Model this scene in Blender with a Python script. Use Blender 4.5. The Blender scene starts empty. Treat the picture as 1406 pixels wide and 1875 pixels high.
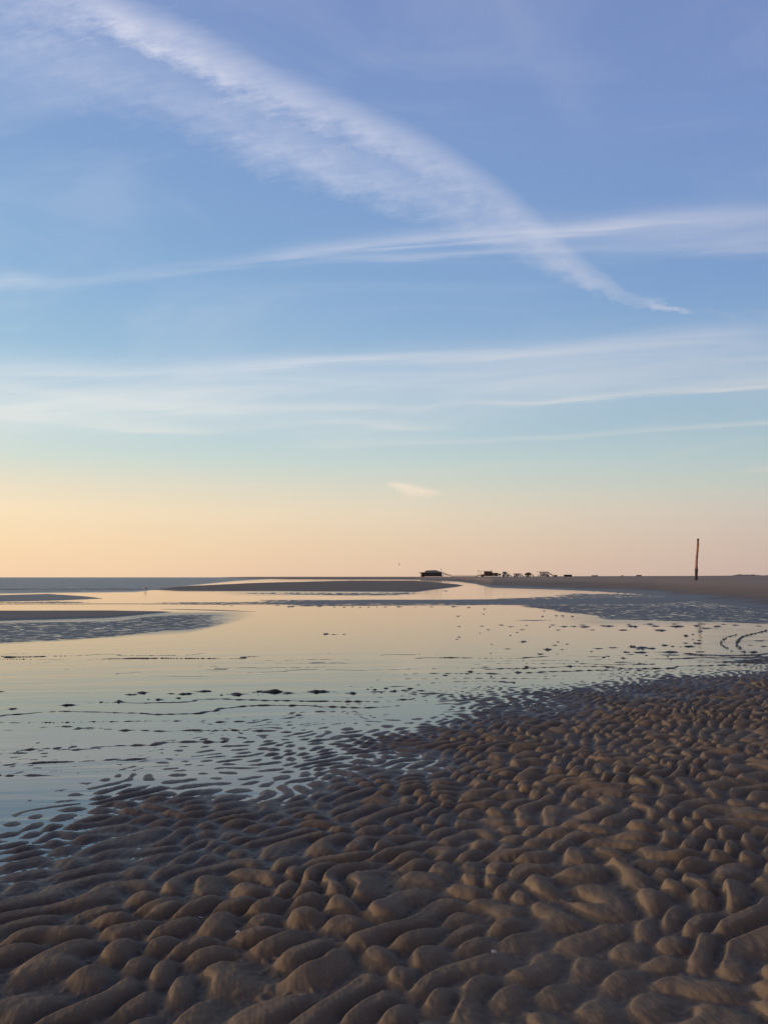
import bpy, bmesh, math, random
import numpy as np
from mathutils import Vector
PI = math.pi; R = math.radians
random.seed(11)
C = bpy.context.scene.collection
sc = bpy.context.scene

# ------------------------------------------------------------------ camera
F, CX, CY, HZ, H = 1500.0, 703.0, 937.5, 1057.0, 1.5     # focal (px of the 1406x1875 photo), centre, horizon row, eye height
PITCH = math.atan((HZ-CY)/F); CP, SP = math.cos(PITCH), math.sin(PITCH)
cam = bpy.data.cameras.new('camera'); co = bpy.data.objects.new('camera', cam); C.objects.link(co)
cam.sensor_fit = 'VERTICAL'; cam.sensor_height = 36; cam.lens = 36*F/1875
cam.clip_start = .05; cam.clip_end = 60000
co.location = (0, 0, H); co.rotation_euler = (PI/2+PITCH, 0, 0); sc.camera = co

def ray(px, py):
    a = (px-CX)/F; b = (CY-py)/F
    return Vector((a, CP-b*SP, SP+b*CP))
def on_ground(px, py, z=0.0):                  # where a sight line meets the level z
    d = ray(px, py); t = (z-H)/d.z
    return Vector((d.x*t, d.y*t, z))
def at_dist(px, py, Y):                        # point on a sight line at ground distance Y
    d = ray(px, py); t = Y/d.y
    return Vector((d.x*t, Y, H+d.z*t))

# ------------------------------------------------------------------ helpers
def obj(name, bm, mat, parent=None, smooth=False):
    me = bpy.data.meshes.new(name); bm.to_mesh(me); bm.free()
    if smooth: me.polygons.foreach_set('use_smooth', [True]*len(me.polygons))
    o = bpy.data.objects.new(name, me); C.objects.link(o)
    if mat: me.materials.append(mat)
    if parent: o.parent = parent
    return o
def tag(o, label=None, cat=None, group=None, kind=None):
    if label: o['label'] = label
    if cat: o['category'] = cat
    if group: o['group'] = group
    if kind: o['kind'] = kind
    return o
def thing(name, label, cat, loc=(0, 0, 0), rz=0, group=None):
    o = bpy.data.objects.new(name, None); C.objects.link(o)
    o.location = loc; o.rotation_euler = (0, 0, rz); o.empty_display_size = .1
    return tag(o, label, cat, group)
def box(bm, x0, x1, y0, y1, z0, z1):
    v = [bm.verts.new(p) for p in ((x0,y0,z0),(x1,y0,z0),(x1,y1,z0),(x0,y1,z0),(x0,y0,z1),(x1,y0,z1),(x1,y1,z1),(x0,y1,z1))]
    for f in ((3,2,1,0),(4,5,6,7),(0,1,5,4),(1,2,6,5),(2,3,7,6),(3,0,4,7)): bm.faces.new([v[i] for i in f])
    return bm
def bx(x0, x1, y0, y1, z0, z1): return box(bmesh.new(), x0, x1, y0, y1, z0, z1)
def tube(bm, pts, rad, n=8):
    pts = [Vector(p) for p in pts]; rings = []
    if not hasattr(rad, '__len__'): rad = [rad]*len(pts)
    for i, p in enumerate(pts):
        t = (pts[min(i+1, len(pts)-1)]-pts[max(i-1, 0)]).normalized()
        s = t.cross(Vector((0, 0, 1)) if abs(t.z) < .9 else Vector((1, 0, 0))).normalized(); u = s.cross(t)
        rings.append([bm.verts.new(p+(s*math.cos(2*PI*k/n)+u*math.sin(2*PI*k/n))*rad[i]) for k in range(n)])
    for a, b in zip(rings, rings[1:]):
        for k in range(n): bm.faces.new((a[k], a[(k+1)%n], b[(k+1)%n], b[k]))
    bm.faces.new(rings[0][::-1]); bm.faces.new(rings[-1])
    return bm
def sm(e0, e1, x):
    t = np.clip((x-e0)/(e1-e0), 0, 1); return t*t*(3-2*t)

# ------------------------------------------------------------------ node helpers
class NT:
    def __init__(s, tree): s.t = tree; s.n = tree.nodes; s.l = tree.links
    def add(s, typ, **kw):
        n = s.n.new(typ)
        for k, v in kw.items(): setattr(n, k, v)
        return n
    def put(s, sock, v):
        if isinstance(v, bpy.types.NodeSocket): s.l.new(v, sock)
        elif v is not None: sock.default_value = v
    def m(s, op, a, b=None, c=None, clamp=False):
        n = s.add('ShaderNodeMath', operation=op, use_clamp=clamp)
        for i, v in enumerate((a, b, c)):
            if v is not None: s.put(n.inputs[i], v)
        return n.outputs[0]
    def mr(s, v, a, b, c=0.0, d=1.0, typ='SMOOTHSTEP'):
        n = s.add('ShaderNodeMapRange', interpolation_type=typ)
        for i, q in enumerate((v, a, b, c, d)): s.put(n.inputs[i], q)
        return n.outputs[0]
    def mix(s, f, a, b, typ='MIX', clamp=True):
        n = s.add('ShaderNodeMix', data_type='RGBA', blend_type=typ, clamp_factor=clamp)
        s.put(n.inputs[0], f); s.put(n.inputs[6], a); s.put(n.inputs[7], b)
        return n.outputs[2]
    def ramp(s, f, stops, interp='LINEAR'):
        n = s.add('ShaderNodeValToRGB'); r = n.color_ramp; r.interpolation = interp
        while len(r.elements) < len(stops): r.elements.new(.5)
        for e, (p, c) in zip(r.elements, sorted(stops)): e.position = p; e.color = (*c, 1)
        s.put(n.inputs[0], f); return n.outputs[0]
    def noise(s, vec, scale, detail=3, rough=.55, dist=0.0):
        n = s.add('ShaderNodeTexNoise'); s.put(n.inputs['Vector'], vec)
        n.inputs['Scale'].default_value = scale; n.inputs['Detail'].default_value = detail
        n.inputs['Roughness'].default_value = rough; n.inputs['Distortion'].default_value = dist
        return n.outputs['Fac']
    def xyz(s, x, y, z=0.0):
        n = s.add('ShaderNodeCombineXYZ')
        for i, v in enumerate((x, y, z)): s.put(n.inputs[i], v)
        return n.outputs[0]
    def curve(s, x, pts):
        n = s.add('ShaderNodeFloatCurve'); c = n.mapping.curves[0]; pts = sorted(pts)
        n.mapping.use_clip = False; n.mapping.extend = 'HORIZONTAL'
        while len(c.points) < len(pts): c.points.new(.5, .5)
        for p, (a, b) in zip(c.points, pts): p.location = (a, b); p.handle_type = 'AUTO_CLAMPED'
        n.mapping.update(); s.put(n.inputs['Value'], x); return n.outputs[0]
def lin(r, g, b):
    f = lambda c: c/12.92 if c <= .04045 else ((c+.055)/1.055)**2.4
    return tuple(f(v/255) for v in (r, g, b))
def material(name):
    m = bpy.data.materials.new(name); m.use_nodes = True
    nt = NT(m.node_tree); b = m.node_tree.nodes['Principled BSDF']
    return m, nt, b
def simple(name, col, rough=.7, var=.25, scale=3.0):
    m, nt, b = material(name)
    co_ = nt.add('ShaderNodeTexCoord').outputs['Object']
    n = nt.noise(co_, scale, 4)
    k = nt.mr(n, .3, .7, 1-var, 1+var, 'LINEAR')
    v = nt.add('ShaderNodeVectorMath', operation='SCALE'); v.inputs[0].default_value = col; nt.put(v.inputs['Scale'], k)
    nt.put(b.inputs['Base Color'], v.outputs[0]); b.inputs['Roughness'].default_value = rough
    return m

# ------------------------------------------------------------------ light and sky
SUN_AZ, SUN_EL = -96.0, 4.5             # degrees: azimuth from the view direction (+Y) towards +X, elevation
sd = Vector((math.sin(R(SUN_AZ))*math.cos(R(SUN_EL)), math.cos(R(SUN_AZ))*math.cos(R(SUN_EL)), math.sin(R(SUN_EL))))
L = bpy.data.lights.new('sun', 'SUN'); L.energy = 1.5; L.angle = R(1.0); L.color = (1, .70, .47)
lo = bpy.data.objects.new('sun', L); C.objects.link(lo); lo.rotation_euler = (-sd).to_track_quat('-Z', 'Y').to_euler()

w = bpy.data.worlds.new('World'); sc.world = w; w.use_nodes = True
W = NT(w.node_tree); bg = w.node_tree.nodes['Background']
d = W.add('ShaderNodeTexCoord').outputs['Generated']
sx = W.add('ShaderNodeSeparateXYZ'); W.put(sx.inputs[0], d); X, Y, Z = sx.outputs
el = W.m('MULTIPLY', W.m('ARCSINE', Z), 180/PI)          # elevation in degrees
hl = W.m('SQRT', W.m('ADD', W.m('MULTIPLY', X, X), W.m('MULTIPLY', Y, Y)))
cs = W.m('DIVIDE', W.m('ADD', W.m('MULTIPLY', X, math.sin(R(-72))), W.m('MULTIPLY', Y, math.cos(R(-72)))), W.m('MAXIMUM', hl, 1e-4))
LFT = [(0,(246,211,175)),(.6,(249,213,175)),(2.2,(251,220,179)),(4.4,(250,228,193)),(6.0,(236,226,202)),(7.9,(213,224,215)),(9.8,(194,217,223)),(12.5,(176,205,223)),
       (15.5,(158,193,221)),(19,(146,183,219)),(23,(136,173,214)),(28,(131,164,210)),(33,(128,157,206)),(37,(126,151,202)),(50,(92,106,150)),(90,(62,68,96))]
RGT = [(0,(199,177,168)),(.6,(202,180,171)),(2.2,(206,187,176)),(4.4,(205,197,187)),(6.0,(194,201,195)),(7.9,(180,199,203)),(9.8,(166,191,206)),(12.5,(152,182,208)),
       (15.5,(139,172,209)),(19,(126,160,206)),(23,(124,155,204)),(28,(123,150,202)),(33,(121,145,197)),(37,(118,141,193)),(50,(88,100,144)),(90,(62,68,96))]
e01 = W.m('DIVIDE', el, 90.0)
cl = W.ramp(e01, [(p/90, lin(*c)) for p, c in LFT]); cr = W.ramp(e01, [(p/90, lin(*c)) for p, c in RGT])
t = W.mr(cs, -.17, .64, 0, 1, 'LINEAR')
W_T = t
tt = W.mr(cs, -1.0, 1.0, -.45, 1.35, 'LINEAR'); tt = W.m('MINIMUM', W.m('MAXIMUM', W.m('DIVIDE', W.m('ADD', cs, .17), .81), -.35), 1.3)
grad = W.mix(tt, cr, cl, clamp=False)
back = W.ramp(e01, [(p/90, lin(*c)) for p, c in ((0,(202,176,166)),(8,(200,172,172)),(18,(146,134,152)),(30,(96,94,118)),(45,(72,72,92)),(90,(62,68,96)))])
grad = W.mix(W.m('MULTIPLY', W.mr(Y, .15, -.4), .9), grad, back)       # unseen sky behind the camera, low band brightened to light building fronts
sky = W.add('ShaderNodeTexSky', sky_type='NISHITA', sun_disc=False, sun_elevation=R(SUN_EL), sun_rotation=R(SUN_AZ), altitude=0, air_density=1.0, dust_density=1.0, ozone_density=1.5)
vs = W.add('ShaderNodeVectorMath', operation='SCALE'); W.put(vs.inputs[0], sky.outputs[0]); vs.inputs['Scale'].default_value = .08
NISH = 0.05
gd = W.m('ADD', W.m('ADD', W.m('MULTIPLY', X, sd.x), W.m('MULTIPLY', Y, sd.y)), W.m('MULTIPLY', Z, sd.z))
glow = W.m('ADD', W.m('MULTIPLY', W.m('POWER', W.m('MAXIMUM', gd, 0.0), 10.0), 3.0), W.m('MULTIPLY', W.m('POWER', W.m('MAXIMUM', gd, 0.0), 120.0), 9.0))
gv = W.add('ShaderNodeVectorMath', operation='SCALE'); gv.inputs[0].default_value = (1.0, .72, .46); W.put(gv.inputs['Scale'], glow)
base = W.mix(1.0, W.mix(NISH, grad, vs.outputs[0]), gv.outputs[0], 'ADD', clamp=False)

# clouds: thin high cirrus, laid out by direction (u across, v up, both tangents of the angle from +Y)
yy = W.m('MAXIMUM', Y, .08)
u = W.m('DIVIDE', X, yy); v = W.m('DIVIDE', Z, yy)
u01 = W.m('ADD', u, .5)
front = W.mr(Y, .15, .45)
def uv(px, py):
    r = ray(px, py); return r.x/r.y, r.z/r.y
uvv = W.xyz(u, v)
wob = W.noise(W.xyz(W.m('MULTIPLY', u, 5), W.m('MULTIPLY', v, 22)), 1, 3)
wobv = W.m('MULTIPLY', W.m('SUBTRACT', wob, .5), .02)
vt = W.m('SUBTRACT', v, W.m('MULTIPLY', u, .06))
fib = W.noise(W.xyz(W.m('MULTIPLY', u, 5), W.m('MULTIPLY', vt, 95)), 1, 6, .62, .5)   # long level fibres
hsv = W.m('ADD', W.m('ADD', v, W.m('MULTIPLY', wobv, .5)), W.m('MULTIPLY', W.m('SUBTRACT', fib, .5), .014))
fib2 = W.noise(W.xyz(W.m('MULTIPLY', u, 2.6), W.m('MULTIPLY', vt, 26)), 1, 5, .6, .6)
def streak(pts, tex=None, lo=.33, hi=.67, tmin=.35, src=None, erode=0.0):
    """pts: (px, py, width above, width below, density)"""
    src = src or hsv
    ks = [(uv(p[0], p[1])[0]+.5, uv(p[0], p[1])[1]) for p in pts]
    c = W.curve(u01, ks)
    wu = W.curve(u01, [(k[0], p[2]/F) for k, p in zip(ks, pts)])
    wd = W.curve(u01, [(k[0], p[3]/F) for k, p in zip(ks, pts)])
    a = W.curve(u01, [(k[0], p[4]) for k, p in zip(ks, pts)])
    dv = W.m('SUBTRACT', src, c)
    q = W.m('ADD', W.m('DIVIDE', W.m('MAXIMUM', dv, 0.0), W.m('MAXIMUM', wu, .0015)), W.m('DIVIDE', W.m('MAXIMUM', W.m('MULTIPLY', dv, -1.0), 0.0), W.m('MAXIMUM', wd, .0015)))
    g = W.m('POWER', 2.71828, W.m('MULTIPLY', W.m('MULTIPLY', q, q), -1.0))
    if erode: g = W.m('MAXIMUM', W.m('MULTIPLY', W.m('SUBTRACT', g, W.m('MULTIPLY', W.mr(tex, .32, .68, erode, 0.0, 'LINEAR'), W.m('SUBTRACT', 1.25, g))), 1.12), 0.0)
    o = W.m('MULTIPLY', g, W.m('MAXIMUM', a, 0.0))
    if tex: o = W.m('MULTIPLY', o, W.mr(tex, lo, hi, tmin*.72, 1.08, 'LINEAR'))
    return W.m('MULTIPLY', o, .86) if erode else o
dens = []
dens.append(streak([(-80,545,14,10,.25),(30,516,16,12,.38),(110,520,12,9,.22),(250,502,14,9,.2),(420,484,14,8,.24),(560,468,22,6,.52),(700,450,22,6,.6),(820,438,20,8,.66),(950,432,22,12,.75),(1060,424,20,12,.8),(1200,408,20,14,.68),(1406,389,16,20,.4),(1500,380,14,14,.3)], fib, tmin=.6))
dens.append(streak([(480,492,8,8,0),(600,478,10,8,.2),(780,470,9,6,.38),(900,462,8,6,.4),(1000,458,8,6,.3),(1200,455,20,10,.22),(1406,458,30,10,.34),(1500,458,30,10,.34)], fib, tmin=.55))
dens.append(streak([(940,430,20,20,0),(1080,432,30,28,.22),(1250,425,40,32,.34),(1406,418,46,34,.4),(1500,415,40,30,.4)], fib2, tmin=.7))
dens.append(streak([(-80,690,30,16,.25),(0,681,30,8,.3),(220,688,20,6,.38),(360,681,18,5,.42),(520,669,16,8,.6),(660,657,10,10,.62),(860,652,12,12,.6),(1050,642,14,14,.55),(1200,628,20,12,.5),(1300,618,24,14,.46),(1406,610,24,16,.2)], fib, tmin=.65))
dens.append(streak([(-80,735,62,66,.66),(150,735,62,54,.68),(400,727,58,56,.64),(700,715,60,70,.58),(900,700,56,62,.6),(1100,680,56,56,.58),(1250,664,50,54,.56),(1406,662,48,60,.5)], fib2, tmin=.62))
dens.append(streak([(-60,700,12,10,.2),(60,715,12,8,.25),(220,738,9,8,.34),(350,753,12,5,.5),(480,748,10,12,.36),(620,745,12,10,.36),(760,748,8,10,.3),(840,736,8,8,.22),(960,741,7,5,.66),(1060,732,7,4,.66),(1200,720,10,5,.66),(1320,712,18,4,.7),(1406,704,20,5,.7),(1500,696,16,6,.5)], fib, tmin=.7))
dens.append(streak([(-80,758,20,7,.3),(60,769,20,6,.32),(180,779,18,5,.38),(290,789,14,4,.42),(370,791,10,4,.3),(470,783,14,6,.1),(560,770,14,6,.2),(680,779,12,4,.35),(760,784,9,4,.28),(850,786,8,4,0)], fib, tmin=.7))
dens.append(streak([(480,815,10,6,0),(620,812,12,6,.14),(850,808,6,5,.22),(1000,803,6,5,.34),(1100,798,7,4,.42),(1200,788,8,5,.46),(1320,782,6,4,.5),(1406,775,6,4,.52),(1500,768,6,4,.4)], fib, tmin=.65))
dens.append(streak([(1180,838,4,4,0),(1260,826,7,6,.14),(1350,812,7,6,.16),(1406,806,7,6,.1)], fib))
dens.append(streak([(1290,668,5,5,0),(1350,660,9,7,.34),(1406,655,9,8,.42),(1500,650,9,8,.4)], fib))
dens.append(streak([(1310,640,5,5,0),(1365,633,8,7,.26),(1400,634,8,6,.2),(1430,634,8,6,0)], fib))
dens.append(streak([(1350,868,4,4,0),(1385,863,7,5,.42),(1406,862,8,6,.45),(1500,862,8,6,.3)], fib))
dens.append(streak([(704,886,3,3,0),(722,888,5,7,.8),(748,893,6,14,1.1),(775,899,6,10,.95),(800,902,4,6,.5),(812,903,3,3,0)], W.noise(uvv, 90, 4), tmin=.9, src=v))
dens.append(streak([(-60,612,5,5,.1),(0,606,12,8,.12),(60,602,8,6,0)], fib))
# ruffled band running down from the top left
ang = R(-28)
ru = W.m('ADD', W.m('MULTIPLY', u, math.cos(ang)), W.m('MULTIPLY', v, math.sin(ang)))
rv = W.m('SUBTRACT', W.m('MULTIPLY', v, math.cos(ang)), W.m('MULTIPLY', u, math.sin(ang)))
puff = W.noise(W.xyz(W.m('MULTIPLY', u, .75), W.m('MULTIPLY', v, 1.25)), 30, 7, .62, .15)
a2 = R(9)
su = W.m('ADD', W.m('MULTIPLY', u, math.cos(a2)), W.m('MULTIPLY', v, math.sin(a2))); sv = W.m('SUBTRACT', W.m('MULTIPLY', v, math.cos(a2)), W.m('MULTIPLY', u, math.sin(a2)))
comb = W.noise(W.xyz(W.m('MULTIPLY', su, 24), W.m('MULTIPLY', sv, 120)), 1, 5, .62, .35)       # short combed strokes
big = W.noise(uvv, 7, 3, .5, .5)
edge = W.m('ADD', v, W.m('ADD', W.m('MULTIPLY', W.m('SUBTRACT', puff, .5), .035), W.m('MULTIPLY', W.m('SUBTRACT', comb, .5), .012)))
tex = W.m('ADD', W.m('MULTIPLY', puff, .66), W.m('MULTIPLY', comb, .34))
band = streak([(-100,-140,60,120,.3),(60,-40,60,120,.45),(160,13,60,60,.72),(230,50,62,34,.92),(330,98,72,36,.86),(450,153,62,40,.76),(580,203,52,40,.72),(700,250,48,44,.72),(800,298,46,50,.68),(900,356,40,46,.58),(980,420,40,40,.52),(1060,490,28,24,.5),(1120,526,18,18,.42),(1160,545,8,14,.3),(1190,552,8,12,.5),(1225,562,8,9,.7),(1255,571,7,6,.5),(1268,574,4,4,0)], tex, .30, .70, .58, src=edge, erode=.5)
skirt = streak([(-100,40,120,110,.34),(60,90,110,90,.30),(200,140,90,75,.30),(350,195,80,62,.40),(500,262,80,62,.56),(620,310,70,58,.6),(740,345,66,52,.56),(860,395,56,46,.48),(960,446,40,40,.4),(1060,510,20,20,.3),(1150,550,8,8,0)], tex, .32, .68, .52, src=edge, erode=.42)
veil = streak([(880,-40,60,60,.1),(960,60,70,60,.13),(1040,170,80,60,.1),(1130,250,90,80,0)], big)
wide = W.m('MULTIPLY', W.mr(W.noise(W.xyz(W.m('MULTIPLY', u, 1.2), W.m('MULTIPLY', v, 4)), 1.6, 4, .6, 1.0), .42, .75), .16)
def union(a, b): return W.m('SUBTRACT', W.m('ADD', a, b), W.m('MULTIPLY', a, b))
tot = union(band, skirt); tot = union(tot, veil); tot = union(tot, wide)
for q in dens: tot = union(tot, q)
tot = W.m('MULTIPLY', W.m('MINIMUM', tot, .92), front)
ccol = W.ramp(e01, [(p/90, lin(*c)) for p, c in ((0,(250,222,186)),(5,(252,232,204)),(8,(234,230,220)),(11,(230,232,230)),(14,(223,228,235)),(19,(218,222,236)),(26,(206,214,236)),(36,(216,219,238)),(50,(200,206,230)))])
ccol = W.mix(1.0, ccol, W.mix(t, (.80,.80,.83,1), (1.05,1.03,1.0,1), clamp=False), 'MULTIPLY')
W.put(bg.inputs['Color'], W.mix(tot, base, ccol)); bg.inputs['Strength'].default_value = 1.0

# ------------------------------------------------------------------ the shape of the land
def photo_coords(x, y):                        # where a point of the level z = 0 is seen (used only to lay out the shores)
    dep = np.maximum(y*CP-H*SP, .2)
    px = CX+F*x/dep; py = CY+F*(y*SP+H*CP)/dep
    return px, py
I = np.interp
def waves(x, y, lam, alpha, n, seed, dspread, lspread):
    """complex sum of plane waves with crests along angle alpha"""
    r = np.random.RandomState(seed); re = np.zeros_like(x); im = np.zeros_like(x)
    for _ in range(n):
        a = alpha+PI/2+r.normal(0, dspread); k = 2*PI/(lam*math.exp(r.normal(0, lspread))); p = r.uniform(0, 2*PI)
        th = k*(x*math.cos(a)+y*math.sin(a))+p
        re += np.cos(th); im += np.sin(th)
    return re/math.sqrt(n), im/math.sqrt(n)
def fnoise(x, y, lam, seed, n=14):
    r = np.random.RandomState(seed); s = np.zeros_like(x)
    for _ in range(n):
        a = r.uniform(0, 2*PI); k = 2*PI/(lam*math.exp(r.normal(0, .45)))
        s += np.sin(k*(x*math.cos(a)+y*math.sin(a))+r.uniform(0, 2*PI))
    return s/math.sqrt(n/2)
def grow_ripples(n=768, size=10.0, lam=.152, r=.03, g=1.5, eps=.09, it=80, seed=4, pin=.10, st=1.42):
    """a stripe-forming (Swift-Hohenberg) field grown from noise: pinched, forking ridges like wave ripples; axis 0 runs along the crests"""
    rs = np.random.RandomState(seed)
    kx = 2*PI*np.fft.fftfreq(n, size/n); ky = 2*PI*np.fft.rfftfreq(n, size/n)
    KX, KY = np.meshgrid(kx, ky, indexing='ij'); k0 = 2*PI/lam; k2 = ((KX*st)**2+KY**2)/k0**2
    Lk = r-(k2-1)**2-eps*(KX*st/k0)**2
    uh = np.fft.rfft2(rs.normal(0, .15, (n, n))); dt = .6; den = 1/(1-dt*Lk); mask = k2 < 9
    P = np.fft.rfft2(rs.normal(0, 1, (n, n)))*np.exp(-((np.sqrt((KX*1.6)**2+KY**2)/k0-1)/.5)**2)
    P = P/np.fft.irfft2(P, (n, n)).std()*pin
    for _ in range(it):
        u = np.fft.irfft2(uh, (n, n))
        uh = (uh+dt*(np.fft.rfft2(g*u*u-u**3)+P))*den*mask
    big = np.zeros((2*n, n+1), complex); h = n//2
    big[:h, :h+1] = uh[:h]; big[-h:, :h+1] = uh[-h:]
    u = np.fft.irfft2(big, (2*n, 2*n))*4
    lo_, hi_ = np.percentile(u[::3, ::3], (7, 98))
    return np.clip((u-lo_)/(hi_-lo_), 0, 1.3), 2*n/size
FIELD, FRES = grow_ripples()
def sample(s, t):
    N = FIELD.shape[0]; a = s*FRES; b = t*FRES
    i = np.floor(a); j = np.floor(b); fa = a-i; fb = b-j
    i = i.astype(np.int64) % N; j = j.astype(np.int64) % N; i1 = (i+1) % N; j1 = (j+1) % N
    return (FIELD[i, j]*(1-fa)+FIELD[i1, j]*fa)*(1-fb)+(FIELD[i, j1]*(1-fa)+FIELD[i1, j1]*fa)*fb
def ripples(x, y, expo):
    """0..1.3 ripple profile: plump pinched crests, narrow troughs; crests turn from 42 to 62 degrees across the flat"""
    zc = (x+.05*fnoise(x, y, 1.1, 5))+1j*(np.maximum(y, .3)+.05*fnoise(x, y, 1.1, 6))
    m = 1.12; w_ = (zc/4j)**m*4j*np.exp(-1j*R(47))
    s_, t_ = w_.real+20, w_.imag+20
    h0 = sample(s_, t_)
    for _ in range(2): h0 = sample(s_, t_-.036*h0)
    q1, q2 = waves(x, y, .06, R(70), 14, 24, R(45), .25)
    hc = np.clip(h0, 0, 1); k = np.clip((.95-expo)/.5, 0, 1)
    p = (1-k)*h0**.95+k*((1-(1-hc)**2.3)*.80+.20*h0)
    p = p*(1+.13*fnoise(x, y, .5, 15))
    return p+.15*np.clip(1-p, 0, 1)*sm(-.3, 1.4, q1)
def land(x, y, detail=True):
    dist = np.hypot(x, y)
    px, py = photo_coords(x, y)
    nx = fnoise(x, y, 3.0, 31); nb = fnoise(x, y, 14.0, 32)
    pyn = py
    # rippled flat in the foreground: between L1 (all under water) and L2 (no water left)
    L1 = I(px, [-400,0,300,450,600,750,900,1100,1250,1406,1900], [1424,1394,1360,1333,1305,1266,1243,1229,1222,1215,1200])
    L2 = I(px, [-400,0,300,500,700,900,1100,1406,1900], [1680,1604,1524,1464,1384,1316,1266,1237,1216])
    tfg = (py-L1)/(L2-L1)+.10*nx*sm(0, 1, (py-L1)/60)
    A = .040                                     # ripple relief of the flat
    rip_amp = A*(.30+.24*sm(.2, 1.1, tfg)+.42*sm(.9, 2.3, tfg))*(1+.16*nx)
    bfg = np.where(tfg < 0, -.0118+tfg*.017, -.0118+np.clip(tfg, 0, 1)**1.35*.0118+np.clip(tfg-1, 0, 6)*.011)
    bfg = np.maximum(bfg, -.07)
    rip_amp = rip_amp*sm(-1.0, -.1, tfg)
    z = np.maximum(bfg, -.046)
    fgw = sm(-.8, -.1, tfg)
    # long low ridges just breaking the pool's surface
    lam = .62
    ps = (y*math.cos(R(7))-x*math.sin(R(7)+.0))+.13*fnoise(x*.5, y, 1.6, 41)+.05*fnoise(x*.4, y, .6, 44)
    fr = (ps/lam) % 1.0
    wdt = .05
    crest = np.exp(-((fr-.5)/wdt)**2)
    idn = np.floor(ps/lam)
    rs = np.random.RandomState(3).uniform(0, 1, 4000)
    rnd = rs[np.clip(idn.astype(int)+100, 0, 3999)]
    on = np.clip(.55+.55*fnoise(x*.35, y*.8, 1.5, 43)+(rnd-.5)*1.3, 0, 1.25)
    zone = np.where((py > 1196) & (tfg < .15), I(px, [0, 700, 1000, 1300, 1406], [1, .97, .93, .9, .88]), 0)
    ridge = crest*np.maximum(.0062*np.clip(on-.50, -1, .60)-z, 0)*zone
    # --- bars and wet flats farther out (height above the water, metres) laid out by their shores
    def bar(xs, top, bot, hgt, soft, wob=.0, prev=-.04):
        T = I(px, xs, top)+wob*nb; B_ = I(px, xs, bot)+wob*nb
        ins = np.minimum(py-T, B_-py)
        return np.where(B_-T > .05, prev+(hgt-prev)*sm(-soft*.4, soft, ins), prev)
    far = sm(12, 16, dist)
    bars = np.full_like(x, -.04)
    bars = np.maximum(bars, bar([-300,0,200,310,330], [1118,1118,1117.5,1120,1121], [1140,1137,1132,1121.6,1121], .055, 2.2, .3))
    bars = np.maximum(bars, bar([-300,0,90,150,187,195], [1090,1089,1087,1091,1095,1096], [1104,1102,1100,1098,1096.3,1096], .03, 1.2, .1))
    bars = np.maximum(bars, bar([250,310,400,470,480], [1115.5,1115,1116.5,1119.5,1120], [1115.5,1116.2,1118.6,1120.4,1120], .012, .7, .1))
    bars = np.maximum(bars, bar([290,330,470,640,760,838,850], [1078,1073.5,1067,1063,1063,1070,1072], [1080,1082.5,1082.5,1083.5,1084,1074.5,1072], .12, 2.0, .1))
    bars = np.maximum(bars, bar([480,560,660,750,1000,1200,1300], [1105,1099,1097.5,1097,1096,1093,1093], [1108,1107.5,1106,1106,1108,1106,1100], .014, 2.0, .4))
    # wet flats whose ripples just break the surface
    def flat(xs, top, bot, soft):
        T = I(px, xs, top); B_ = I(px, xs, bot)
        return sm(-soft, soft, np.minimum(py-T, B_-py)+.35*soft*nb)*np.where(B_-T > .1, 1, 0)
    f1 = flat([-300,0,200,350,430,475,480], [1141,1139,1133,1121,1120,1124,1130], [1184,1177,1166,1155,1142,1130,1130], 4)*(1-.25*sm(330, 470, px))
    f2 = flat([860,960,1050,1120,1250,1406,1800], [1100,1090,1086,1084,1090,1104,1120], [1108,1113,1126,1137,1142,1146,1150], 4)
    f3 = flat([380,480,560,640,700,760,800], [1086,1084,1084,1084,1084,1083,1083], [1086,1090,1090,1091,1091,1089,1083], 1.6)
    f4 = flat([470,520,600,700,760], [1098,1097,1097,1098,1100], [1098,1109,1110,1110,1110], 2)
    f5 = flat([1180,1300,1406,1900], [1202,1194,1184,1150], [1206,1216,1222,1230], 5)*.82
    ff = np.clip(np.maximum.reduce([f1, f2, f3, f4, f5]), 0, 1)
    bars = np.maximum(bars, np.where(ff > 0, -.04+ff*.0365, -.04))
    z = np.where(far > 0, np.maximum(z, -.04+(bars+.04)*far), z)
    # --- the beach rising to the right and far behind
    ys = I(px, [-800,405,450,520,620,760,840,870,900,1000,1100,1200,1300,1406,1900,3000], [1056,1056.9,1059.4,1060.4,1061,1061.2,1065,1069,1076,1078.5,1082,1088,1100,1111,1160,1200])
    ds = H*F/np.maximum(ys-HZ, .02)
    zr = I(px, [700,900,1000,1150,1250,1320,1360,1500], [2.1,2.4,2.8,3.2,3.3,3.6,3.9,4.1])
    zf = I(dist, [20,50,118,300,850], [.55,.8,1.03,1.35,2.05]); zf = zf+(zr-2.05)*sm(800, 1200, dist)
    s = (dist-ds)/np.minimum(1.1*ds, 260.)
    beach = zf*sm(0, 1, s)+.02*np.clip(s*6, -1, 1)
    beach = np.where((ys > HZ+.05) & (s > -.3), beach, -.05)
    z = np.where(dist > 14, np.maximum(z, beach), z)
    sea = np.where((ys <= HZ+.05) & (dist > 200), -1.0, 0); z = z+sea*sm(200, 500, dist)*(beach < 0)*(bars < -.02)
    bs = sm(0, .12, s)*(dist > 14)
    out = z+ridge
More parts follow.
